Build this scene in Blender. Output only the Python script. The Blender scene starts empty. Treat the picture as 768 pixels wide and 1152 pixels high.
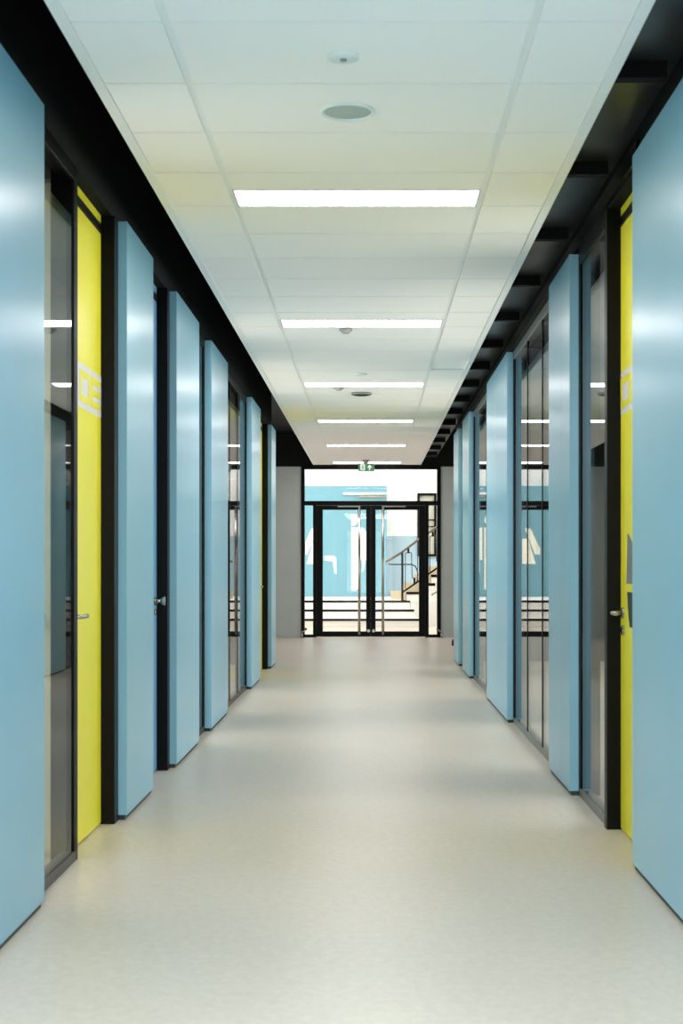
import bpy, bmesh, math, random
from mathutils import Vector, Matrix
random.seed(4)
SC = bpy.context.scene
COL = SC.collection
PI = math.pi

# ------------------------------------------------------------------ materials
def s2l(c):
    return tuple(((v/255)/12.92 if v/255 <= .04045 else ((v/255+.055)/1.055)**2.4) for v in c) + (1,)

def mat(name, rgb, rough=.5, metal=0., spec=.5, noise=0., nscale=8., bump=0., bscale=60., coat=0., crough=.1,
        emit=None, estr=0., stretch=(1, 1, 1)):
    m = bpy.data.materials.new(name)
    m.use_nodes = True
    nt = m.node_tree
    b = nt.nodes['Principled BSDF']
    base = s2l(rgb)
    b.inputs['Base Color'].default_value = base
    b.inputs['Roughness'].default_value = rough
    b.inputs['Metallic'].default_value = metal
    b.inputs['Specular IOR Level'].default_value = spec
    b.inputs['Coat Weight'].default_value = coat
    b.inputs['Coat Roughness'].default_value = crough
    tc = nt.nodes.new('ShaderNodeTexCoord')
    mp = nt.nodes.new('ShaderNodeMapping')
    mp.inputs['Scale'].default_value = stretch
    nt.links.new(tc.outputs['Object'], mp.inputs['Vector'])
    if noise:
        n = nt.nodes.new('ShaderNodeTexNoise')
        n.inputs['Scale'].default_value = nscale
        n.inputs['Detail'].default_value = 5
        r = nt.nodes.new('ShaderNodeValToRGB')
        r.color_ramp.elements[0].position = .35
        r.color_ramp.elements[1].position = .65
        r.color_ramp.elements[0].color = tuple(max(0, c*(1-noise)) for c in base[:3]) + (1,)
        r.color_ramp.elements[1].color = tuple(min(1, c*(1+noise)) for c in base[:3]) + (1,)
        nt.links.new(mp.outputs[0], n.inputs['Vector'])
        nt.links.new(n.outputs['Fac'], r.inputs[0])
        nt.links.new(r.outputs[0], b.inputs['Base Color'])
    if bump:
        n2 = nt.nodes.new('ShaderNodeTexNoise')
        n2.inputs['Scale'].default_value = bscale
        n2.inputs['Detail'].default_value = 4
        bp = nt.nodes.new('ShaderNodeBump')
        bp.inputs['Strength'].default_value = bump
        bp.inputs['Distance'].default_value = .002
        nt.links.new(mp.outputs[0], n2.inputs['Vector'])
        nt.links.new(n2.outputs['Fac'], bp.inputs['Height'])
        nt.links.new(bp.outputs[0], b.inputs['Normal'])
    if emit:
        b.inputs['Emission Color'].default_value = s2l(emit)
        b.inputs['Emission Strength'].default_value = estr
    return m

def glass_mat(name, tint, mirror, rough=0.0):
    """thin pane: each face mirrors more at a flat angle; mirror scales that mirroring"""
    m = bpy.data.materials.new(name)
    m.use_nodes = True
    nt = m.node_tree
    nt.nodes.remove(nt.nodes['Principled BSDF'])
    out = nt.nodes['Material Output']
    mix = nt.nodes.new('ShaderNodeMixShader')
    lw = nt.nodes.new('ShaderNodeLayerWeight'); lw.inputs['Blend'].default_value = .5
    pw = nt.nodes.new('ShaderNodeMath'); pw.operation = 'POWER'; pw.inputs[1].default_value = 5
    fr = nt.nodes.new('ShaderNodeMath'); fr.operation = 'MULTIPLY_ADD'
    fr.inputs[1].default_value = .96*mirror; fr.inputs[2].default_value = .04*mirror
    nt.links.new(lw.outputs['Facing'], pw.inputs[0]); nt.links.new(pw.outputs[0], fr.inputs[0])
    tr = nt.nodes.new('ShaderNodeBsdfTransparent')
    tr.inputs['Color'].default_value = tint + (1,)
    gl = nt.nodes.new('ShaderNodeBsdfGlossy')
    gl.inputs['Roughness'].default_value = rough
    gl.inputs['Color'].default_value = (1, 1, 1, 1)
    nt.links.new(fr.outputs[0], mix.inputs[0])
    nt.links.new(tr.outputs[0], mix.inputs[1])
    nt.links.new(gl.outputs[0], mix.inputs[2])
    nt.links.new(mix.outputs[0], out.inputs['Surface'])
    return m

def floor_mat():
    m = mat('pale_linoleum', (222, 216, 206), rough=.36, spec=.38)
    nt = m.node_tree
    b = nt.nodes['Principled BSDF']
    tc = nt.nodes.new('ShaderNodeTexCoord')
    n1 = nt.nodes.new('ShaderNodeTexNoise'); n1.inputs['Scale'].default_value = 26; n1.inputs['Detail'].default_value = 8
    n1.inputs['Roughness'].default_value = .75
    n2 = nt.nodes.new('ShaderNodeTexVoronoi'); n2.inputs['Scale'].default_value = 38
    n3 = nt.nodes.new('ShaderNodeTexNoise'); n3.inputs['Scale'].default_value = 1.2; n3.inputs['Detail'].default_value = 3
    r1 = nt.nodes.new('ShaderNodeValToRGB')
    r1.color_ramp.elements[0].position = .3; r1.color_ramp.elements[0].color = s2l((194, 184, 170))
    r1.color_ramp.elements[1].position = .7; r1.color_ramp.elements[1].color = s2l((212, 202, 188))
    r2 = nt.nodes.new('ShaderNodeValToRGB')
    r2.color_ramp.elements[0].position = .05; r2.color_ramp.elements[0].color = (.72, .70, .66, 1)
    r2.color_ramp.elements[1].position = .10; r2.color_ramp.elements[1].color = (1, 1, 1, 1)
    r3 = nt.nodes.new('ShaderNodeValToRGB')
    r3.color_ramp.elements[0].position = .3; r3.color_ramp.elements[0].color = (.95, .95, .95, 1)
    r3.color_ramp.elements[1].position = .7; r3.color_ramp.elements[1].color = (1, 1, 1, 1)
    m1 = nt.nodes.new('ShaderNodeMix'); m1.data_type = 'RGBA'; m1.blend_type = 'MULTIPLY'; m1.inputs[0].default_value = .45
    m2 = nt.nodes.new('ShaderNodeMix'); m2.data_type = 'RGBA'; m2.blend_type = 'MULTIPLY'; m2.inputs[0].default_value = 1
    L = nt.links.new
    for n in (n1, n2, n3): L(tc.outputs['Object'], n.inputs['Vector'])
    L(n1.outputs['Fac'], r1.inputs[0]); L(n2.outputs['Distance'], r2.inputs[0]); L(n3.outputs['Fac'], r3.inputs[0])
    L(r1.outputs[0], m1.inputs[6]); L(r2.outputs[0], m1.inputs[7])
    L(m1.outputs[2], m2.inputs[6]); L(r3.outputs[0], m2.inputs[7])
    L(m2.outputs[2], b.inputs['Base Color'])
    return m

M = {}
M['blue'] = mat('blue_lacquered_steel', (135, 185, 207), rough=.28, metal=.0, spec=.42, noise=.012, nscale=3, bump=.012, bscale=3)
M['bluedoor'] = mat('blue_door_lacquer', (118, 170, 216), rough=.35, spec=.5, noise=.01, nscale=3)
M['plinth'] = mat('dark_plinth', (22, 30, 34), rough=.5, noise=.1)
M['black'] = mat('black_aluminium', (9, 9, 8), rough=.4, spec=.12, noise=.1)
M['blackgloss'] = mat('black_painted_soffit', (5, 6, 7), rough=.5, spec=.2, noise=.2, nscale=3)
M['blackmatt'] = mat('black_matt_paint', (4, 6, 7), rough=.7, spec=.2, noise=.1)
M['deck'] = mat('dark_satin_deck', (44, 47, 48), rough=.3, spec=.5, noise=.3, nscale=4)
M['grey_alu'] = mat('grey_aluminium', (120, 124, 122), rough=.35, metal=.6, noise=.03)
M['darkgrey'] = mat('dark_grey_rail', (52, 53, 53), rough=.4, metal=.3, noise=.05)
M['yellow'] = mat('yellow_door_lacquer', (242, 230, 52), rough=.38, spec=.45, noise=.012, nscale=3)
M['signwhite'] = mat('white_vinyl', (226, 222, 222), rough=.4, noise=.01)
M['signgrey'] = mat('grey_vinyl', (120, 122, 118), rough=.45, noise=.02)
M['signblack'] = mat('black_vinyl', (16, 20, 14), rough=.45, noise=.05)
M['steel'] = mat('satin_stainless_steel', (176, 172, 164), rough=.26, metal=1., noise=.02)
M['tile'] = mat('white_ceiling_tile', (253, 249, 244), rough=.85, spec=.2, noise=.008, nscale=90, bump=.05, bscale=300)
M['tbar'] = mat('white_metal_grid', (246, 245, 242), rough=.4, spec=.5, noise=.005)
M['void'] = mat('ceiling_void_grey', (74, 76, 78), rough=.8, noise=.05)
M['plaster'] = mat('grey_plaster', (170, 178, 174), rough=.8, spec=.2, noise=.02, nscale=5)
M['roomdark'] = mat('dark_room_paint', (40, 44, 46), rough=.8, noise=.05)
M['floor'] = floor_mat()
M['cream'] = mat('pale_cream_laminate', (226, 226, 204), rough=.5, noise=.01)
M['glass'] = glass_mat('partition_glass', (.70, .73, .72), .62)
M['clear'] = glass_mat('clear_door_glass', (.97, .98, .98), .22)
M['lamp'] = mat('lit_diffuser', (255, 255, 255), rough=.4, emit=(255, 250, 250), estr=13.5)
M['lampframe'] = mat('white_lamp_frame', (206, 204, 214), rough=.4, noise=.01)
M['white'] = mat('white_wall_paint', (240, 238, 236), rough=.75, spec=.2, noise=.008)
M['stepwhite'] = mat('white_step_terrazzo', (250, 247, 242), rough=.5, noise=.015, nscale=30)
M['turq'] = mat('turquoise_wall_paint', (114, 160, 174), rough=.6, spec=.3, noise=.015, nscale=2)
M['turqline'] = mat('turquoise_trim', (108, 172, 186), rough=.6, noise=.02)
M['paleblue'] = mat('pale_blue_dado', (166, 190, 202), rough=.6, noise=.015)
M['iceblue'] = mat('ice_blue_vinyl', (190, 228, 238), rough=.5, noise=.01)
M['creamvinyl'] = mat('cream_white_vinyl', (246, 242, 226), rough=.5, noise=.01)
M['wood'] = mat('beige_wood', (172, 154, 122), rough=.5, noise=.08, nscale=12, stretch=(1, 8, 8))
M['railwood'] = mat('brown_rail_wood', (104, 92, 74), rough=.4, noise=.1, nscale=14)
M['green'] = mat('exit_sign_green', (88, 150, 112), rough=.4, noise=.01, emit=(70, 138, 96), estr=.25)
M['exitwhite'] = mat('exit_sign_white', (240, 246, 238), rough=.4, emit=(240, 246, 238), estr=.45, noise=.005)
M['speaker'] = mat('grey_speaker_mesh', (178, 188, 182), rough=.6, noise=.12, nscale=420)
M['plastic'] = mat('white_plastic', (228, 234, 228), rough=.4, noise=.005)
M['greyplastic'] = mat('grey_plastic', (140, 140, 136), rough=.5, noise=.02)
M['windowbeige'] = mat('beige_far_wall', (196, 192, 176), rough=.7, noise=.03)
M['rubber'] = mat('black_rubber', (20, 20, 20), rough=.7, noise=.05)

# ------------------------------------------------------------------ mesh helpers
def box(bm, a, b, mi=0):
    x0, x1 = sorted((a[0], b[0])); y0, y1 = sorted((a[1], b[1])); z0, z1 = sorted((a[2], b[2]))
    v = [bm.verts.new(p) for p in ((x0,y0,z0),(x1,y0,z0),(x1,y1,z0),(x0,y1,z0),(x0,y0,z1),(x1,y0,z1),(x1,y1,z1),(x0,y1,z1))]
    for f in ((0,3,2,1),(4,5,6,7),(0,1,5,4),(1,2,6,5),(2,3,7,6),(3,0,4,7)):
        bm.faces.new([v[i] for i in f]).material_index = mi

def prism(bm, pts, axis, t0, t1, mi=0):
    """extrude a 2-D outline along an axis; pts are the two other coordinates in x,y,z order"""
    def P(p, t):
        q = list(p); q.insert('xyz'.index(axis), t); return q
    lo = [bm.verts.new(P(p, t0)) for p in pts]; hi = [bm.verts.new(P(p, t1)) for p in pts]
    fs = [bm.faces.new(lo), bm.faces.new(hi)]
    n = len(pts)
    for i in range(n):
        fs.append(bm.faces.new((lo[i], lo[(i+1) % n], hi[(i+1) % n], hi[i])))
    for f in fs: f.material_index = mi
    return fs

def tube(bm, pts, r, n=12, mi=0, cap=True):
    pts = [Vector(p) for p in pts]
    rings = []
    for i, p in enumerate(pts):
        if i == 0: d = pts[1]-p
        elif i == len(pts)-1: d = p-pts[i-1]
        else: d = (pts[i+1]-p).normalized()+(p-pts[i-1]).normalized()
        d.normalize()
        u = d.cross(Vector((0, 0, 1)))
        if u.length < .05: u = d.cross(Vector((0, 1, 0)))
        u.normalize(); w = d.cross(u).normalized()
        k = 1.
        if 0 < i < len(pts)-1:
            c = (pts[i+1]-p).normalized().dot((p-pts[i-1]).normalized())
            k = 1/max(.5, math.sqrt((1+c)/2))
        rings.append([bm.verts.new(p+(u*math.cos(2*PI*j/n)+w*math.sin(2*PI*j/n))*r*(k if False else 1)) for j in range(n)])
    for a, b in zip(rings, rings[1:]):
        for j in range(n):
            f = bm.faces.new((a[j], a[(j+1) % n], b[(j+1) % n], b[j])); f.smooth = True; f.material_index = mi
    if cap:
        bm.faces.new(rings[0]).material_index = mi; bm.faces.new(rings[-1]).material_index = mi

def lathe(bm, prof, centre, n=32, mi=0):
    """profile of (radius, z) turned about the vertical through centre"""
    cx, cy, cz = centre
    rings = []
    for r, z in prof:
        if r < 1e-6: rings.append([bm.verts.new((cx, cy, cz+z))])
        else: rings.append([bm.verts.new((cx+r*math.cos(2*PI*j/n), cy+r*math.sin(2*PI*j/n), cz+z)) for j in range(n)])
    for a, b in zip(rings, rings[1:]):
        for j in range(n):
            k = (j+1) % n
            if len(a) == 1 and len(b) == 1: continue
            if len(a) == 1: f = bm.faces.new((a[0], b[j], b[k]))
            elif len(b) == 1: f = bm.faces.new((a[j], a[k], b[0]))
            else: f = bm.faces.new((a[j], a[k], b[k], b[j]))
            f.smooth = True; f.material_index = mi

def wloc(o):
    v = Vector((0, 0, 0))
    while o is not None:
        v += o.location; o = o.parent
    return v

def obj(name, build, m, parent=None, bevel=0., loc=None):
    """one mesh object; build(bm) works in world coordinates"""
    bm = bmesh.new()
    build(bm)
    bmesh.ops.recalc_face_normals(bm, faces=bm.faces[:])
    org = Vector(loc) if loc is not None else Vector((0, 0, 0))
    off = (wloc(parent) if parent is not None else Vector((0, 0, 0)))+org
    if off.length: bmesh.ops.translate(bm, verts=bm.verts[:], vec=-off)
    me = bpy.data.meshes.new(name)
    bm.to_mesh(me); bm.free()
    for mm in (m if isinstance(m, (list, tuple)) else [m]): me.materials.append(M[mm])
    o = bpy.data.objects.new(name, me)
    COL.objects.link(o)
    o.location = org
    if parent is not None: o.parent = parent
    if bevel:
        b = o.modifiers.new('edge', 'BEVEL'); b.width = bevel; b.segments = 2; b.limit_method = 'ANGLE'
        b.harden_normals = False
    return o

def B(*boxes):
    def f(bm):
        for a, b in boxes: box(bm, a, b)
    return f

def tag(o, label, cat, group=None, kind=None):
    o['label'] = label; o['category'] = cat
    if group: o['group'] = group
    if kind: o['kind'] = kind
    return o

def thing(name, loc, label, cat, group=None, kind=None):
    o = bpy.data.objects.new(name, None)
    o.empty_display_size = .1
    COL.objects.link(o); o.location = loc
    return tag(o, label, cat, group, kind)

def structure(name, build, m, bevel=0.):
    o = obj(name, build, m, None, bevel)
    o['kind'] = 'structure'
    return o

# ------------------------------------------------------------------ measures
F = 1614.; VX, VY = 417., 635.; H = 1.296
def pt(x, y, d):                      # a point of the place seen at (x, y) standing d metres ahead
    return ((x-VX)*d/F, d, H-(y-VY)*d/F)
CZ = 3.066                            # ceiling
CL, CR = -1.024, .892                 # ceiling edges
PL, PR = -1.235, 1.113                # panel faces
WL, WR = -1.29, 1.165                 # partition planes
PT = 3.035                            # panel tops
DE = 25.5                             # glazed screen at the end
BACK = -5.2

# ------------------------------------------------------------------ shell
structure('floor', B(((-6.4, BACK-.3, -.1), (6.4, 34.6, 0))), 'floor')

# partition: solid piers behind the blue panels, headers above
Lp = [(-1.2, 5.43), (7.235, 8.155), (9.115, 10.33), (11.13, 12.4), (14.9, 16.1), (17.86, 18.64)]
Rp = [(-1.2, 6.11), (8.04, 8.98), (11.74, 13.8), (16.3, 17.45), (18.3, 19.3)]
for s, w, lst, nm, e in ((-1, WL, Lp, 'wall_left', 18.64), (1, WR, Rp, 'wall_right', 19.3)):
    for i, (a, b) in enumerate(lst):
        structure(nm, B(((w, BACK if i == 0 else a, 0), (w+s*.12, b, PT))), 'blackmatt')
    structure(nm+'_header', B(((w, BACK, PT), (w+s*.12, e, 3.6))), 'blackmatt')
    structure(nm+'_return', B(((w+s*.121, e-.09, 0), (w+s*3.2, e, 3.6))), 'blackmatt')
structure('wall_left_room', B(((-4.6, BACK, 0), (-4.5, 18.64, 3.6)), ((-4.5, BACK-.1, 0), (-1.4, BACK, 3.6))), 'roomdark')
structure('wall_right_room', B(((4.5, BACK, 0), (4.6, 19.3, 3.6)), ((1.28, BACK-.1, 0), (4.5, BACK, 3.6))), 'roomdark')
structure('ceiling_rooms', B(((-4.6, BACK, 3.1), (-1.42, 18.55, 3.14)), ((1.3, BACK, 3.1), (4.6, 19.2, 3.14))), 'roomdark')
structure('ceiling_soffit', B(((-4.6, BACK-.1, 3.6), (4.6, DE+.1, 3.7))), 'blackgloss')
structure('wall_back', B(((-1.3, BACK-.15, 0), (-1.0, BACK, 3.6)), ((.9, BACK-.15, 0), (1.3, BACK, 3.6)),
                         ((-1.0, BACK-.15, 2.7), (.9, BACK, 3.6))), 'plaster')
# lobby before the glazed screen
structure('wall_lobby_left', B(((-4.55, 18.64, 0), (-4.45, DE, 3.6))), 'plaster')
structure('wall_lobby_right', B(((4.45, 19.3, 0), (4.55, DE, 3.6))), 'plaster')
structure('wall_end', B(((-4.5, DE, 0), (-1.240, DE+.25, 3.034)), ((1.245, DE, 0), (4.5, DE+.25, 3.034))), 'plaster')
structure('wall_end_fascia', B(((-4.5, DE-.01, 3.034), (4.5, DE+.25, 3.6))), 'blackmatt')

# ------------------------------------------------------------------ suspended ceiling
G0, G1 = -.667, .533
ED = .045; BR = .014
lights = [6.78+3.6*k for k in range(-1, 6)]
def tiles(bm):
    k = 0
    y = 4.68-.6*4-.3-.3+.3+.3-.0
    g = .006
    while y < DE:
        y0, y1 = y+g, min(y+.6-g, DE-.005)
        if y1-y0 > .02:
            lit = any(abs((y+.3)-l) < .05 for l in lights)
            for (x0, x1) in ((CL+ED, G0-BR), (G0+BR, G1-BR), (G1+BR, CR-ED)):
                z = CZ
                if x0 < 0 < x1 and lit: box(bm, (x0, y0, z), (x1, y0+.294, z+.02))
                else:
                    if x0 > .3 and abs(y-12.48) < .1: z += .012
                    box(bm, (x0, y0, z), (x1, y1, z+.02))
        y += .6
structure('ceiling', tiles, 'tile')
structure('ceiling_backing', B(((CL+.01, 2.0, CZ+.034), (CR-.01, DE, CZ+.05))), 'void')
for i, (x0, x1, z0, z1) in enumerate(((CL, CL+ED-.002, CZ-.003, CZ+.06), (CR-ED+.002, CR, CZ-.003, CZ+.06),
                                      (G0-BR+.001, G0+BR-.001, CZ+.003, CZ+.02), (G1-BR+.001, G1+BR-.001, CZ+.003, CZ+.02))):
    structure('trim_%d' % (i+1), B(((x0, 1.98, z0), (x1, DE, z1))), 'tbar')

# black services deck above the right-hand gap
def beams(bm):
    for k in range(-2, 16):
        y = 5.42+1.345*k
        if y > DE-.3: continue
        box(bm, (.80, y, 3.135), (1.12, y+.06, 3.199))
structure('beam_rack', beams, 'blackmatt')
structure('ceiling_deck', B(((.50, BACK, 3.20), (WR-.001, DE-.01, 3.24))), 'deck')
structure('trim_5', B(((WR-.02, 6.2, 3.05), (WR, 19.2, 3.13))), 'black')

# ------------------------------------------------------------------ ceiling lights
def light(d, label):
    t = thing('ceiling_light', (G0+.6, d+.15, CZ), label, 'ceiling light', 'linear ceiling lights along the corridor')
    x0, x1 = G0+BR, G1-BR
    def fr(bm):
        a, b, z, h, w = d-.006, d+.297, CZ-.004, .05, .008
        box(bm, (x0, a, z), (x1, a+w, z+h)); box(bm, (x0, b-w, z), (x1, b, z+h))
        box(bm, (x0, a+w, z), (x0+w, b-w, z+h)); box(bm, (x1-w, a+w, z), (x1, b-w, z+h))
    obj('frame', fr, 'lampframe', t)
    obj('diffuser', B(((x0+.008, d+.002, CZ-.001), (x1-.008, d+.289, CZ+.02))), 'lamp', t)
names = ['linear white ceiling light just ahead of the viewer, above the picture frame',
         'largest lit strip light in the white ceiling, between the two yellow doors',
         'second lit ceiling strip light from the front, with a grey detector at it',
         'third lit ceiling strip light from the front, just before the dark ceiling vent',
         'fourth lit ceiling strip light from the front, third from the glazed doors',
         'thin lit ceiling strip light, second from the glazed doors',
         'thinnest lit ceiling strip light, right above the green exit sign']
for d, l in zip(lights, names): light(d, l)

# ceiling discs
def disc(name, x, y, label, cat, r, parts, group=None):
    d = F*(CZ-H)/(VY-y)
    c = ((x-VX)*d/F, d, CZ)
    t = thing(name, c, label, cat, group)
    for nm, prof, m in parts:
        obj(nm, lambda bm: lathe(bm, [(a*r, z) for a, z in prof], c), m, t)
    return t
dome = lambda h: [('base', [(0, 0), (1, 0), (1, -.012), (.92, -.016), (0, -.016)], 'plastic'),
                  ('sensor_head', [(.7, -.016), (.66, -h), (.45, -h-.01), (0, -h-.012)], 'plastic')]
gdome = lambda h: [('base', [(0, 0), (1, 0), (1, -.015), (0, -.015)], 'greyplastic'),
                   ('sensor_head', [(.8, -.015), (.75, -h), (.5, -h-.012), (0, -h-.014)], 'greyplastic')]
t = disc('ceiling_sensor', 386, 63, 'small flat white ceiling sensor at the top of the picture', 'sensor', .056,
     [('base', [(0, 0), (1, 0), (.97, -.008), (.8, -.012), (0, -.012)], 'plastic'),
      ('sensor_eye', [(.22, -.012), (.2, -.017), (0, -.018)], 'greyplastic')])
disc('ceiling_speaker', 391, 125, 'round ceiling speaker with grey grille, in front of the largest strip light', 'speaker', .108,
     [('bezel', [(0, 0), (1, 0), (1, -.006), (.93, -.010), (.86, -.006), (.86, -.002)], 'plastic'),
      ('grille', [(.86, -.003), (.5, -.007), (0, -.008)], 'speaker')])
disc('smoke_detector', 389, 370, 'grey smoke detector hanging at the second strip light', 'smoke detector', .048, gdome(.022))
disc('ceiling_sensor', 406, 420.5, 'tiny flat white sensor in the ceiling between the second and third strip lights', 'sensor', .06,
     [('base', [(0, 0), (1, 0), (.97, -.008), (.8, -.012), (0, -.012)], 'plastic')])
disc('smoke_detector', 381, 436, 'faint pale smoke detector at the third strip light', 'smoke detector', .05, gdome(.018))
disc('ceiling_vent', 406.5, 442, 'dark round ceiling vent just beyond the third strip light', 'vent', .105,
     [('collar', [(0, 0), (1, 0), (1, -.02), (.9, -.024), (.86, -.02)], 'greyplastic'),
      ('louvre', [(.88, -.02), (.6, -.03), (0, -.034)], 'black')])
disc('smoke_detector', 411.3, 517.5, 'dark grey smoke detector above the green exit sign', 'smoke detector', .06, gdome(.05))

# ------------------------------------------------------------------ blue panels
def panel(side, a, b, label, joints=()):
    f, w = (PL, WL) if side == 'l' else (PR, WR)
    s = -1 if side == 'l' else 1
    t = thing('cladding_panel', ((f+w)/2, (a+b)/2, 0), label, 'wall panel', 'blue wall panels along the %s side' % ('left' if s < 0 else 'right'), 'thing')
    obj('panel_body', B(((f+s*.004, a+.001, .026), (w-s*.001, b-.001, PT-.001))), 'blue', t)
    ed = [a]+list(joints)+[b]
    for p, q in zip(ed, ed[1:]):
        obj('face_sheet', B(((f, p+(.0015 if p != a else 0), .025), (f+s*.008, q-(.0015 if q != b else 0), PT))), 'blue', t, bevel=.0018)
    obj('plinth', B(((f+s*.012, a+.008, 0), (w-s*.001, b-.004, .026))), 'plinth', t)
    return t
panel('l', -1.2, 5.43, 'huge blue wall panel cut off by the left edge of the picture')
panel('l', 7.27, 8.15, 'blue wall panel right behind the large yellow door on the left side')
panel('l', 9.13, 10.33, 'blue wall panel just beyond the knob of the narrow blue door')
panel('l', 11.13, 12.4, 'fourth blue wall panel on the left, before the glass with thin black mullions')
panel('l', 14.9, 16.1, 'fifth blue wall panel on the left, just after the left glass with mullions')
panel('l', 17.86, 18.64, 'last small blue wall panel on the left, beside the grey end wall')
panel('r', -1.2, 6.11, 'huge blue wall panel cut off by the right edge of the picture')
panel('r', 8.04, 8.98, 'blue wall panel with a vertical joint, second from the right picture edge', (8.39,))
panel('r', 11.74, 13.8, 'wide blue wall panel between the two glazed bays on the right side', (12.6,))
panel('r', 16.3, 17.45, 'slim blue wall panel second to last on the right side')
panel('r', 18.3, 19.3, 'last thin blue wall panel on the right, beside the grey end wall')

# ------------------------------------------------------------------ glazing bays
GT = 2.97
nwin = [0]
def glazing(side, a, b, label, mull=(), railmat='darkgrey', headmat='black'):
    w = WL if side == 'l' else WR
    s = -1 if side == 'l' else 1
    nwin[0] += 1
    t = thing('window_%d' % nwin[0], (w+s*.03, (a+b)/2, 0), label, 'window', None, 'structure')
    P = .035
    obj('sill_rail', B(((w, a, 0), (w+s*.06, b, .045))), railmat, t, bevel=.002)
    obj('head_rail', B(((w, a, GT), (w+s*.06, b, PT))), headmat, t, bevel=.002)
    for y in (a, b-P): obj('post', B(((w+s*.001, y, .045), (w+s*.06, y+P, GT))), 'black', t)
    for y in mull: obj('mullion', B(((w+s*.004, y-.008, .045), (w+s*.019, y+.008, GT))), 'black', t)
    ed = [a+P]+list(mull)+[b-P]
    for i, (p, q) in enumerate(zip(ed, ed[1:])):
        p2 = p+(.008 if i else 0); q2 = q-(.008 if i < len(ed)-2 else 0)
        obj('pane', B(((w+s*.008, p2, .045), (w+s*.018, q2, GT))), 'glass', t)
    return t
glazing('l', 5.43, 6.285, 'dark mirroring glass strip between the huge left panel and the yellow door')
glazing('l', 10.33, 11.12, 'narrow dark glass bay between the third and fourth blue panels on the left')
glazing('l', 12.4, 14.89, 'glass bay with thin black mullions on the left, reflecting the end doors', (13.18, 13.97))
glazing('r', 7.085, 8.03, 'narrow reflecting glass strip beside the black jamb of the right yellow door', (), 'grey_alu')
glazing('r', 8.98, 11.73, 'wide glass bay with two black mullions on the right, reflecting the end doors', (9.81, 10.74), 'grey_alu', 'grey_alu')
glazing('r', 13.8, 16.29, 'far glass bay with one black mullion on the right', (14.55,), 'grey_alu', 'grey_alu')
glazing('r', 17.45, 18.29, 'hidden dark glass strip between the last two right panels')

# pale cupboard behind the first glass
t = thing('storage_cupboard', (-1.76, 6.6, 0), 'pale tall cupboard standing in the room behind the glass beside the left yellow door', 'cupboard')
obj('body', B(((-2.10, 6.34, .0), (-1.404, 6.9, 3.0))), 'cream', t, bevel=.003)
obj('door', B(((-2.09, 6.32, .03), (-1.406, 6.34, 2.98))), 'cream', t, bevel=.002)
obj('handle', lambda bm: tube(bm, [(-1.50, 6.32, 1.07), (-1.50, 6.285, 1.07), (-1.49, 6.278, 1.07), (-1.425, 6.278, 1.07)], .009), 'steel', t)

# ------------------------------------------------------------------ corridor doors
ndoor = [0]
def lever(parent, x, s, y, z, dy):
    """lever handle on a door face at x; s points into the wall; dy is the lever's length and direction"""
    h = obj('door_handle', lambda bm: tube(bm, [(x, y, z), (x-s*.045, y, z), (x-s*.056, y+math.copysign(.012, dy), z), (x-s*.056, y+dy, z)], .0105), 'steel', parent)
    def rose(bm):
        tube(bm, [(x+s*.001, y, z), (x-s*.009, y, z)], .026, 24)
    obj('rose', rose, 'steel', h)
    def esc(bm):
        tube(bm, [(x+s*.001, y, z-.085), (x-s*.009, y, z-.085)], .024, 24)
    obj('keyhole_rose', esc, 'steel', h)
    return h

def door(side, a, b, m, label, jf):
    w = WL if side == 'l' else WR
    s = -1 if side == 'l' else 1
    ndoor[0] += 1
    x = w+s*.055
    t = thing('door_%d' % ndoor[0], (x, (a+b)/2, 0), label, 'door', None, 'structure')
    J = w-s*.012
    def fr(bm):
        box(bm, (w, a-.01, 0), (w+s*.11, a+.03, PT))
        box(bm, (J, b-.015, 0), (w+s*.11, b+jf, PT))
        box(bm, (x-s*.006, a+.03, 2.945), (w+s*.11, b-.015, 2.985))
        box(bm, (x-s*.004, a+.03, 3.036), (w+s*.11, b-.015, PT+.06))
    obj('frame', fr, 'black', t)
    obj('leaf', B(((x, a+.033, .008), (x+s*.045, b-.018, 2.942))), m, t, bevel=.0015)
    obj('over_panel', B(((x, a+.033, 2.987), (x+s*.04, b-.018, 3.035))), m, t)
    return t, x, s

def sign(t, x, s, a, b, y0, wd, order):
    """white band across the leaf with two block characters in the door's yellow"""
    z0, z1 = 2.025, 2.23
    band = obj('sign_band', B(((x-s*.0012, a, z0), (x+s*.002, b, z1))), 'signwhite', t)
    lz0, lz1 = z0+.028, z1-.028
    hh = lz1-lz0; th = .034
    def ch(bm, kind, p, q):
        X0, X1 = x-s*.0024, x
        u = 1 if q > p else -1
        v = .05*u
        if kind == 'O':
            box(bm, (X0, p, lz0), (X1, p+v, lz1)); box(bm, (X0, q-v, lz0), (X1, q, lz1))
            box(bm, (X0, p+v, lz0), (X1, q-v, lz0+th)); box(bm, (X0, p+v, lz1-th), (X1, q-v, lz1))
        else:
            box(bm, (X0, p, lz0), (X1, p+v, lz1))
            for c in (lz0, (lz0+lz1)/2-th/2, lz1-th): box(bm, (X0, p+v, c), (X1, q, c+th))
    if order > 0:
        l = ((y0, y0+wd), (y0+wd+.02, y0+2*wd))
    else:
        l = ((y0, y0-wd), (y0-wd-.02, y0-2*wd))
    for k, (p, q) in zip('OE', l):
        obj('letter', lambda bm: ch(bm, k, p, q), 'yellow', band)

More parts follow.
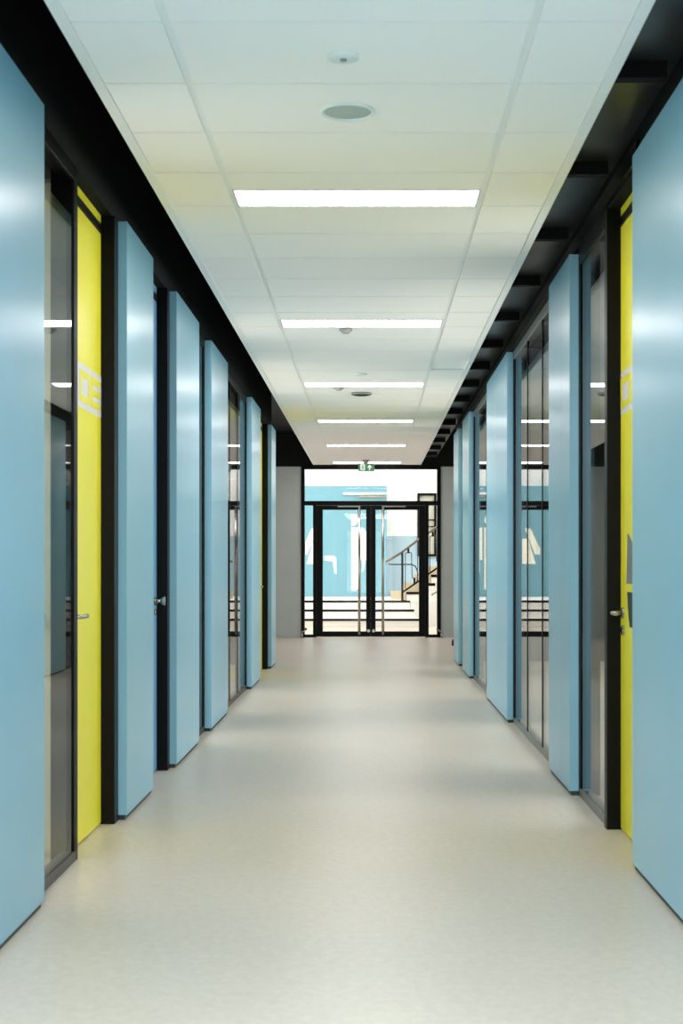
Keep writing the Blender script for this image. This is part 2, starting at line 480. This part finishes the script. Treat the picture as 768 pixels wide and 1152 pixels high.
t, x, s = door('l', 6.285, 7.17, 'yellow', 'tall yellow door on the left beside the dark glass strip', .09)
lever(t, x, s, 6.40, 1.062, .12)
sign(t, x, s, 6.33, 7.15, 6.62, .25, 1)
t, x, s = door('l', 8.17, 9.035, 'bluedoor', 'narrow looking blue door on the left with a steel knob', .08)
def knob(bm):
    y, z = 8.92, 1.068
    tube(bm, [(x+.0, y, z), (x-s*.052, y, z)], .012, 16)
    tube(bm, [(x-s*.048, y, z), (x-s*.052, y, z), (x-s*.062, y, z), (x-s*.066, y, z)], .028, 24)
k = obj('door_knob', knob, 'steel', t)
obj('rose', lambda bm: tube(bm, [(x, 8.92, 1.068), (x-s*.009, 8.92, 1.068)], .027, 24), 'steel', k)
obj('lock_cylinder', lambda bm: tube(bm, [(x, 8.92, 1.0), (x-s*.012, 8.92, 1.0)], .018, 20), 'steel', t)
t, x, s = door('l', 16.11, 17.77, 'yellow', 'far yellow door on the left, before the last small blue panel', .08)
lever(t, x, s, 17.1, 1.03, -.12)
t, x, s = door('r', 6.13, 7.025, 'yellow', 'tall yellow door on the right beside the black jamb', .06)
lever(t, x, s, 6.93, 1.062, -.12)
sign(t, x, s, 6.17, 7.0, 7.0, .26, -1)
def gr1(bm):
    prism(bm, [(6.82, 1.44), (6.79, 1.44), (6.70, 1.40), (6.66, 1.40), (6.66, 1.205), (6.845, 1.205), (6.84, 1.23)], 'x', x-.0014, x+.001)
def gr2(bm):
    prism(bm, [(6.825, 1.165), (6.70, 1.165), (6.66, 1.14), (6.66, 1.0), (6.76, 1.0), (6.79, 1.05), (6.81, 1.10)], 'x', x-.0014, x+.001)
g = obj('door_graphic', gr1, 'signgrey', t)
obj('dark_patch', gr2, 'signblack', g)

# ------------------------------------------------------------------ glazed screen and double doors at the end
def sx(x): return (x-VX)*DE/F
def sz(y): return H-(y-VY)*DE/F
t = thing('window_8', (0, DE+.03, 0), 'black framed glass screen around the double doors at the corridor end', 'window', None, 'structure')
x0, x1, x2, x3, x4, x5 = sx(338.7), sx(342.6), sx(352), sx(482), sx(491.4), sx(495.7)
ya, yb = DE-.02, DE+.07
ztop, zt0, zt1 = sz(528), sz(563.7), sz(568.6)
def fr(bm):
    box(bm, (x0, ya, 0), (x1, yb, CZ+.02)); box(bm, (x4, ya, 0), (x5, yb, CZ+.02))
    box(bm, (x1, ya, ztop), (x4, yb, CZ+.02))
    box(bm, (x1, ya, zt1), (x4, yb, zt0))
    box(bm, (x2, ya, 0), (x2+.06, yb, zt1)); box(bm, (x3-.06, ya, 0), (x3, yb, zt1))
    box(bm, (x1, ya, 0), (x2, yb, .05)); box(bm, (x3, ya, 0), (x4, yb, .05))
obj('frame', fr, 'black', t)
obj('transom_pane', B(((x1, DE+.02, zt0), (x4, DE+.03, ztop))), 'clear', t)
obj('side_pane', B(((x1, DE+.02, .05), (x2, DE+.03, zt1))), 'clear', t)
obj('side_pane', B(((x3, DE+.02, .05), (x4, DE+.03, zt1))), 'clear', t)
def leaf(a, b, ga, gb, hx, lx, nm, label):
    t = thing(nm, ((a+b)/2, DE+.02, 0), label, 'door', None, 'structure')
    z0, z1, r0, r1 = .012, zt1-.004, sz(710.3), sz(573.6)
    y0, y1 = DE-.035, DE+.03
    def fr(bm):
        box(bm, (a, y0, z0), (ga, y1, z1)); box(bm, (gb, y0, z0), (b, y1, z1))
        box(bm, (ga, y0, z0), (gb, y1, r0)); box(bm, (ga, y0, r1), (gb, y1, z1))
    obj('frame', fr, 'black', t, bevel=.003)
    obj('pane', B(((ga, DE-.005, r0), (gb, DE+.005, r1))), 'clear', t)
    zb, ztp = .05, zt1-.03
    p = obj('pull_handle', lambda bm: tube(bm, [(hx, y0-.06, zb), (hx, y0-.06, ztp)], .024, 16), 'steel', t)
    for z in (zb+.06, ztp-.06):
        obj('standoff', lambda bm: tube(bm, [(hx, y0-.06, z), (hx, y0+.005, z)], .014, 12), 'steel', p)
    obj('lock_cylinder', lambda bm: tube(bm, [(lx, y0-.02, sz(709.5)), (lx, y0+.005, sz(709.5))], .028, 20), 'steel', t)
    c = min(ga, gb)
    obj('closer_rail', B(((hx-.38 if hx < 0 else hx-.02, y0-.018, zt1-.03), (hx+.02 if hx < 0 else hx+.40, y0+.002, zt1-.012))), 'greyplastic', t)
leaf(x2+.062, 0, sx(363), sx(411.7), sx(404), sx(414.4), 'door_5', 'left leaf of the black framed glass double door at the end')
leaf(.0005, x3-.062, sx(422.4), sx(471), sx(430.6), sx(420), 'door_6', 'right leaf of the black framed glass double door at the end')

# exit sign hung from the ceiling
ED_ = 24.5
def ex(x): return (x-VX)*ED_/F
def ez(y): return H-(y-VY)*ED_/F
a0, a1, z0, z1 = ex(403), ex(421), ez(530.2), ez(521.4)
t = thing('exit_sign', ((a0+a1)/2, ED_, z0), 'green exit sign with a white door and upward arrow, hung above the doors', 'sign')
obj('sign_box', B(((a0, ED_-.012, z0), (a1, ED_+.02, z1))), 'green', t, bevel=.003)
for xx in (a0+.05, a1-.05): obj('hanger', lambda bm: tube(bm, [(xx, ED_, z1-.005), (xx, ED_, CZ)], .004, 8), 'steel', t)
def W(p): return (a0+(a1-a0)*p[0], z0+(z1-z0)*p[1])
yf = ED_-.0145
obj('door_symbol', lambda bm: prism(bm, [W(p) for p in ((.13, .12), (.40, .12), (.40, .90), (.13, .90))], 'y', yf, ED_-.011), 'exitwhite', t)
def man(bm):
    c = W((.275, .76)); n = 14
    prism(bm, [(c[0]+.0085*math.cos(2*PI*i/n), c[1]+.0085*math.sin(2*PI*i/n)) for i in range(n)], 'y', yf-.002, yf+.001)
    for poly in (((.235, .66), (.32, .68), (.30, .42), (.24, .42)),
                 ((.24, .44), (.28, .44), (.235, .22), (.16, .20), (.16, .26), (.21, .27)),
                 ((.265, .44), (.305, .44), (.345, .30), (.345, .16), (.315, .16), (.31, .29)),
                 ((.31, .67), (.315, .60), (.375, .52), (.385, .57)),
                 ((.245, .66), (.25, .58), (.19, .50), (.175, .54))):
        prism(bm, [W(p) for p in poly], 'y', yf-.002, yf+.001)
obj('running_figure', man, 'green', t)
obj('arrow_symbol', lambda bm: prism(bm, [W(p) for p in ((.665, .14), (.735, .14), (.735, .46), (.85, .46), (.70, .86), (.55, .46), (.665, .46))], 'y', yf, ED_-.011), 'exitwhite', t)

# chrome door holders on the floor
def holder(x, label, s):
    t = thing('door_stop', (x, DE-.16, 0), label, 'door stop', 'chrome door stops by the glazed screen')
    obj('post', lambda bm: lathe(bm, [(0, 0), (.032, 0), (.032, .006), (.014, .012), (.014, .10), (.02, .105), (.02, .12), (0, .124)], (x, DE-.16, 0), 20), 'steel', t)
    obj('arm', lambda bm: tube(bm, [(x, DE-.16, .105), (x+s*.05, DE-.15, .13), (x+s*.06, DE-.1, .15)], .012, 10), 'steel', t)
    obj('buffer', lambda bm: tube(bm, [(x+s*.06, DE-.1, .15), (x+s*.06, DE-.07, .15)], .022, 16), 'rubber', t)
holder(sx(340.3), 'small chrome door stop on the floor at the left foot of the glazed screen', 1)
holder(sx(495.8), 'small chrome door stop on the floor at the right foot of the glazed screen', -1)
t = thing('door_stop', (1.335, 22.9, 0), 'small black door stop on the floor beside the last right blue panel', 'door stop')
obj('body', lambda bm: lathe(bm, [(0, 0), (.045, 0), (.045, .07), (.038, .085), (.038, .1), (0, .104)], (1.335, 22.9, 0), 20), 'rubber', t)
obj('band', lambda bm: lathe(bm, [(.0455, .055), (.0475, .057), (.0475, .068), (.0455, .07)], (1.335, 22.9, 0), 20), 'darkgrey', t)

# ------------------------------------------------------------------ stairwell beyond the screen
structure('wall_stairwell_back', B(((-6.3, 34, 1.97), (6.3, 34.2, 5.2))), 'white')
structure('wall_stairwell_dado', B(((.30, 34, 0), (6.3, 34.2, 1.97))), 'paleblue')
structure('wall_stairwell_left', B(((-6.4, DE+.25, 0), (-6.3, 34.2, 5.2))), 'white')
structure('wall_stairwell_right', B(((6.3, DE+.25, 0), (6.4, 34.2, 5.2))), 'white')
structure('wall_stairwell_front', B(((-6.3, DE+.25, 3.6), (6.3, DE+.3, 5.2)), ((-6.3, DE+.26, 0), (-4.4, DE+.3, 3.6)), ((4.4, DE+.26, 0), (6.3, DE+.3, 3.6))), 'white')
structure('ceiling_stairwell', B(((-6.4, DE+.2, 5.2), (6.4, 34.2, 5.3))), 'white')
structure('wall_turquoise', B(((-6.3, 33.5, 0), (.367, 34, 3.13))), 'turq')

# flush doors and pictograms on the turquoise wall
DT = 33.5
def tp(x, y): return ((x-VX)*DT/F, H-(y-VY)*DT/F)
def decal(poly, y0=DT-.004): return lambda bm: prism(bm, [tp(*p) for p in poly], 'y', y0, DT+.002)
def rect(a, b, c, d): return [(a, b), (c, b), (c, d), (a, d)]
def outline(r, w=.35):
    a, b, c, d = r
    def f(bm):
        for q in ((a-w, b, a+w, d), (c-w, b, c+w, d), (a, b-w, c, b+w)):
            prism(bm, [tp(*p) for p in rect(*q)], 'y', DT-.004, DT+.002)
    return f
def flush(nm, r, label):
    a, b, c, d = r
    p0 = tp(a, d); p1 = tp(c, b)
    t = thing(nm, ((p0[0]+p1[0])/2, DT, .54), label, 'door', None, 'structure')
    obj('leaf', B(((p0[0], DT-.002, p0[1]), (p1[0], DT+.02, p1[1]))), 'turq', t)
    obj('reveal', outline(r), 'turqline', t)
    return t
t = flush('door_7', (394.3, 558.8, 433.5, 671.2), 'flush turquoise door with white pictogram beyond the glass doors')
n = 20
head = [(395, 578.2)]+[(395.2+7.2*math.sin(PI*i/n), 585-6.8*math.cos(PI*i/n)) for i in range(1, n)]+[(395, 591.8)]
obj('pictogram_head', decal(head), 'creamvinyl', t)
body = [(395, 593.4), (402.6, 593.4)]+[(402.6-3.2*(1-math.cos(PI/2*i/6)), 661+3.2*math.sin(PI/2*i/6)) for i in range(7)]+[(395.2, 664.2)]
obj('pictogram_body', decal(body), 'creamvinyl', t)
arm = [(404.9, 593.6), (408, 593.8), (410.2, 595.5), (411.6, 599), (411.6, 630), (404.9, 630)]
obj('pictogram_arm', decal(arm), 'creamvinyl', t)
arm2 = [(407.4, 630.2), (411, 630.2), (408.6, 643.5), (406.9, 643.5)]
obj('pictogram_sleeve', decal(arm2), 'iceblue', t)
hx, hz = tp(399, 619.8)
obj('door_handle', lambda bm: tube(bm, [(hx-.04, DT-.05, hz), (hx+.04, DT-.05, hz), (hx+.04, DT, hz)], .012, 10), 'steel', t)
t = flush('door_8', (343, 558, 364.5, 671.2), 'flush turquoise door at the left behind the narrow side pane')
obj('pictogram_arm', decal([(350.5, 594.5), (357, 594.5), (345.5, 624), (340, 624), (340, 617)]), 'creamvinyl', t)
obj('pictogram_skirt', decal([(353, 606), (360, 606), (360, 634.4), (344.8, 634.4)]), 'creamvinyl', t)
o = obj('wall_mark', decal([(363.6, 625), (375.5, 625), (378.2, 628), (378.6, 646), (376, 645), (374, 631.5), (363.6, 630.5)]), 'iceblue')  # pale blue angled shape laid flat on the turquoise wall
tag(o, 'pale blue angled mark on the turquoise wall behind the left glass leaf', 'wall mark')
# linear lamp over the flush door
p0, p1 = tp(386, 556.6), tp(434.2, 554.2)
t = thing('wall_lamp', ((p0[0]+p1[0])/2, DT-.05, p0[1]), 'long thin white wall lamp above the turquoise flush door', 'wall lamp')
obj('lamp_body', B(((p0[0], DT-.07, p0[1]), (p1[0], DT, p1[1]))), 'white', t, bevel=.006)
obj('lower_trim', B(((tp(402, 0)[0], DT-.06, tp(0, 559.3)[1]), (p1[0], DT-.001, tp(0, 558)[1]))), 'wood', t)

# wide steps up to the landing, each with a black nosing
t = thing('entrance_steps', (-2.5, 29.8, 0), 'three wide white steps with black nosings beyond the glass doors', 'steps', None, 'structure')
for d, z, xr in ((29.4, .18, 1.0), (29.75, .36, .90), (30.05, .54, .82)):
    st = obj('step', B(((-6.29, d, z-.18), (xr, 33.5 if z > .5 else 30.4, z))) , 'stepwhite', t)
    obj('nosing', B(((-6.29, d-.012, z-.042), (xr, d+.05, z+.004))), 'black', st)
obj('landing', B(((.821, 31.5, .36), (6.2, 34, .54))), 'stepwhite', t)
obj('landing', B(((.367, 33.5, .36), (.82, 34, .54))), 'stepwhite', t)

# upper flight rising to the right
t = thing('staircase', (1.6, 30.6, 0), 'white staircase with beige treads climbing to the right behind the glass', 'staircase', None, 'structure')
ds, skew = 30.0, -.32
noses = [.753, 1.013, 1.264, 1.52, 1.78, 2.04, 2.30, 2.56]
obj('stair_base', B(((.83, 29.93, 0), (6.2, 31.5, .54))), 'stepwhite', t)
for k, xn in enumerate(noses):
    z = .54+.18*(k+1)
    def stp(bm):
        lo = [bm.verts.new((p[0], p[1], z-.18)) for p in ((xn, ds), (5.0, ds), (5.0, 31.5), (xn+skew, 31.5))]
        hi = [bm.verts.new((p[0], p[1], z)) for p in ((xn, ds), (5.0, ds), (5.0, 31.5), (xn+skew, 31.5))]
        bm.faces.new(lo).material_index = 0
        bm.faces.new(hi).material_index = 1
        for i in range(4):
            f = bm.faces.new((lo[i], lo[(i+1) % 4], hi[(i+1) % 4], hi[i]))
            f.material_index = 1 if i == 3 else 0
    st = obj('step', stp, ['stepwhite', 'wood'], t)
    obj('nosing', B(((xn-.01, ds-.012, z-.05), (xn+.33, ds+.03, z+.004))), 'black', st)

# railing of the upper flight
DR = 30.12
def rp(x, y, d=DR): return pt(x, y, d)
t = thing('stair_railing', rp(452.4, 676), 'black stair railing with wooden handrail seen through the right door leaf', 'railing')
obj('handrail', lambda bm: tube(bm, [rp(433.4, 632.4), rp(441, 628), rp(452.3, 621), rp(470, 607.3), rp(485, 597.3), rp(500, 587)], .025, 12), 'railwood', t)
obj('newel_post', lambda bm: tube(bm, [rp(452.4, 676), rp(452.4, 620)], .024, 12), 'black', t)
obj('lower_rail', lambda bm: tube(bm, [rp(453, 666), rp(470.5, 654), rp(483, 645), rp(500, 633)], .02, 10), 'black', t)
obj('return_loop', lambda bm: tube(bm, [rp(436.5, 634.4), rp(440, 635), rp(463, 635), rp(467, 637), rp(469, 641), rp(469.6, 646), rp(469, 654.5)], .015, 10), 'darkgrey', t)
for k in range(3):
    dx, dy = 13.75*k, -9.4*k
    def hoop(bm):
        tube(bm, [rp(455.8+dx, 662+dy), rp(455.8+dx, 623+dy), rp(456.5+dx, 622+dy), rp(462+dx, 621.6+dy), rp(462.7+dx, 622.5+dy), rp(463.4+dx, 650+dy), rp(466+dx, 650.6+dy)], .011, 8)
    hp = obj('baluster', hoop, 'darkgrey', t)
    obj('clamp', lambda bm: tube(bm, [rp(459.2+dx, 617+dy), rp(459.2+dx, 622.4+dy)], .022, 10), 'black', hp)
    obj('clamp', lambda bm: tube(bm, [rp(466+dx, 650+dy), rp(466+dx, 657+dy)], .022, 10), 'black', hp)
o = obj('wall_handrail', lambda bm: tube(bm, [pt(485.2, 669.8, 29.86), pt(487, 668, 29.86), pt(498, 663.2, 29.86), pt(499, 663, 29.93)], .018, 10), 'greyplastic')
tag(o, 'short grey wall handrail low on the white stair side, behind the right side pane', 'handrail')

# window on the stair wall
def wp(x, y): return ((x-VX)*34/F, H-(y-VY)*34/F)
a, b = wp(469.2, 626), wp(490.7, 555)
t = thing('window_9', ((a[0]+b[0])/2, 34, a[1]), 'tall black framed window on the wall above the stairs', 'window', None, 'structure')
w = .055
def fr(bm):
    box(bm, (a[0], 33.93, a[1]), (a[0]+w, 34.0, b[1])); box(bm, (b[0]-w, 33.93, a[1]), (b[0], 34.0, b[1]))
    box(bm, (a[0]+w, 33.93, a[1]), (b[0]-w, 34.0, a[1]+w)); box(bm, (a[0]+w, 33.93, b[1]-w), (b[0]-w, 34.0, b[1]))
obj('frame', fr, 'black', t)
obj('backing', B(((a[0]+w, 33.985, a[1]+w), (b[0]-w, 33.999, b[1]-w))), 'windowbeige', t)
obj('pane', B(((a[0]+w, 33.955, a[1]+w), (b[0]-w, 33.96, b[1]-w))), 'clear', t)
for y in (585, 592.5):
    z = wp(0, y)[1]
    obj('glazing_bar', B(((a[0]+w, 33.94, z-.012), (b[0]-w, 33.97, z+.012))), 'black', t)

# ------------------------------------------------------------------ added unseen window behind the viewer, for the rear fill
t = thing('window_10', (-.05, BACK-.08, 0), 'added glazed end behind the viewer, where the rear fill enters', 'window', None, 'structure')
def fr(bm):
    for xx in (-1.0, -.08, .84): box(bm, (xx, BACK-.12, 0), (xx+.06, BACK-.04, 2.7))
    for z in (0, 2.2, 2.64): box(bm, (-.94, BACK-.12, z), (.84, BACK-.04, z+.06))
obj('frame', fr, 'black', t)
obj('pane', B(((-.94, BACK-.085, .06), (.84, BACK-.075, 2.64))), 'clear', t)

# ------------------------------------------------------------------ light
def area(name, loc, rot, sx_, sy_, watts, col=(1, 1, 1)):
    l = bpy.data.lights.new(name, 'AREA'); l.shape = 'RECTANGLE'; l.size = sx_; l.size_y = sy_; l.energy = watts; l.color = col
    o = bpy.data.objects.new(name, l); COL.objects.link(o); o.location = loc; o.rotation_euler = rot
    return o
area('fill_rear', (-.05, BACK-.3, 1.4), (PI/2+.3, 0, 0), 1.8, 2.5, 60, (.95, .98, 1))  # added fill from behind the viewer, tilted up towards the ceiling
area('cupboard_fill', (-2.5, 3.6, 3.05), (0, 0, 0), 1.2, 2.4, 110, (1, .98, .92))  # added fill that brightens the cupboard front seen through the glass
area('overhead_fill_rear', (-.05, -1.6, 3.05), (0, 0, 0), 1.7, 6.2, 520, (1, .955, .89))  # added overhead fill out of view; its floor bounce lifts the near ceiling
for s_ in (-1, 1):
    area('room_fill', (s_*4.4, 11.5, 1.7), (0, s_*PI/2, 0), 1.9, 13, 640, (1, .985, .96))  # added fill through the side glass, brightens panel faces and ceiling
    area('lobby_fill', (s_*4.35, 21.6, 1.7), (0, s_*PI/2, 0), 2.6, 4, 68, (1, .975, .94))  # added side fill that brightens the grey end wall
area('stairwell_overhead', (-.5, 30.2, 5.15), (0, 0, 0), 10, 6, 330, (1, .985, .965))  # overhead area light for the bright stairwell; no skylight is built
area('stairwell_daylight', (-5.9, 29.5, 2.6), (0, -PI/2, 0), 3.5, 5, 180, (1, .98, .96))

w = bpy.data.worlds.new('World'); SC.world = w; w.use_nodes = True
w.node_tree.nodes['Background'].inputs[0].default_value = (.75, .85, 1, 1)
w.node_tree.nodes['Background'].inputs[1].default_value = .6

# ------------------------------------------------------------------ camera
cam = bpy.data.cameras.new('camera')
co = bpy.data.objects.new('camera', cam); COL.objects.link(co); SC.camera = co
co.location = (0, 0, H); co.rotation_euler = (PI/2, 0, 0)
cam.sensor_width = 36; cam.sensor_fit = 'AUTO'
cam.lens = 36*F/1152
cam.shift_x = -(VX-384)/1152
cam.shift_y = (VY-576)/1152
cam.clip_start = .05; cam.clip_end = 200
cam.dof.use_dof = True; cam.dof.focus_distance = 15; cam.dof.aperture_fstop = 5.6

# ------------------------------------------------------------------ render look
vs = SC.view_settings
vs.view_transform = 'Standard'; vs.look = 'None'; vs.gamma = 1; vs.use_curve_mapping = False
vs.exposure = 0.40
cy = SC.cycles
cy.max_bounces = 14; cy.diffuse_bounces = 8; cy.glossy_bounces = 8; cy.transparent_max_bounces = 24
cy.sample_clamp_indirect = 8; cy.use_denoising = True
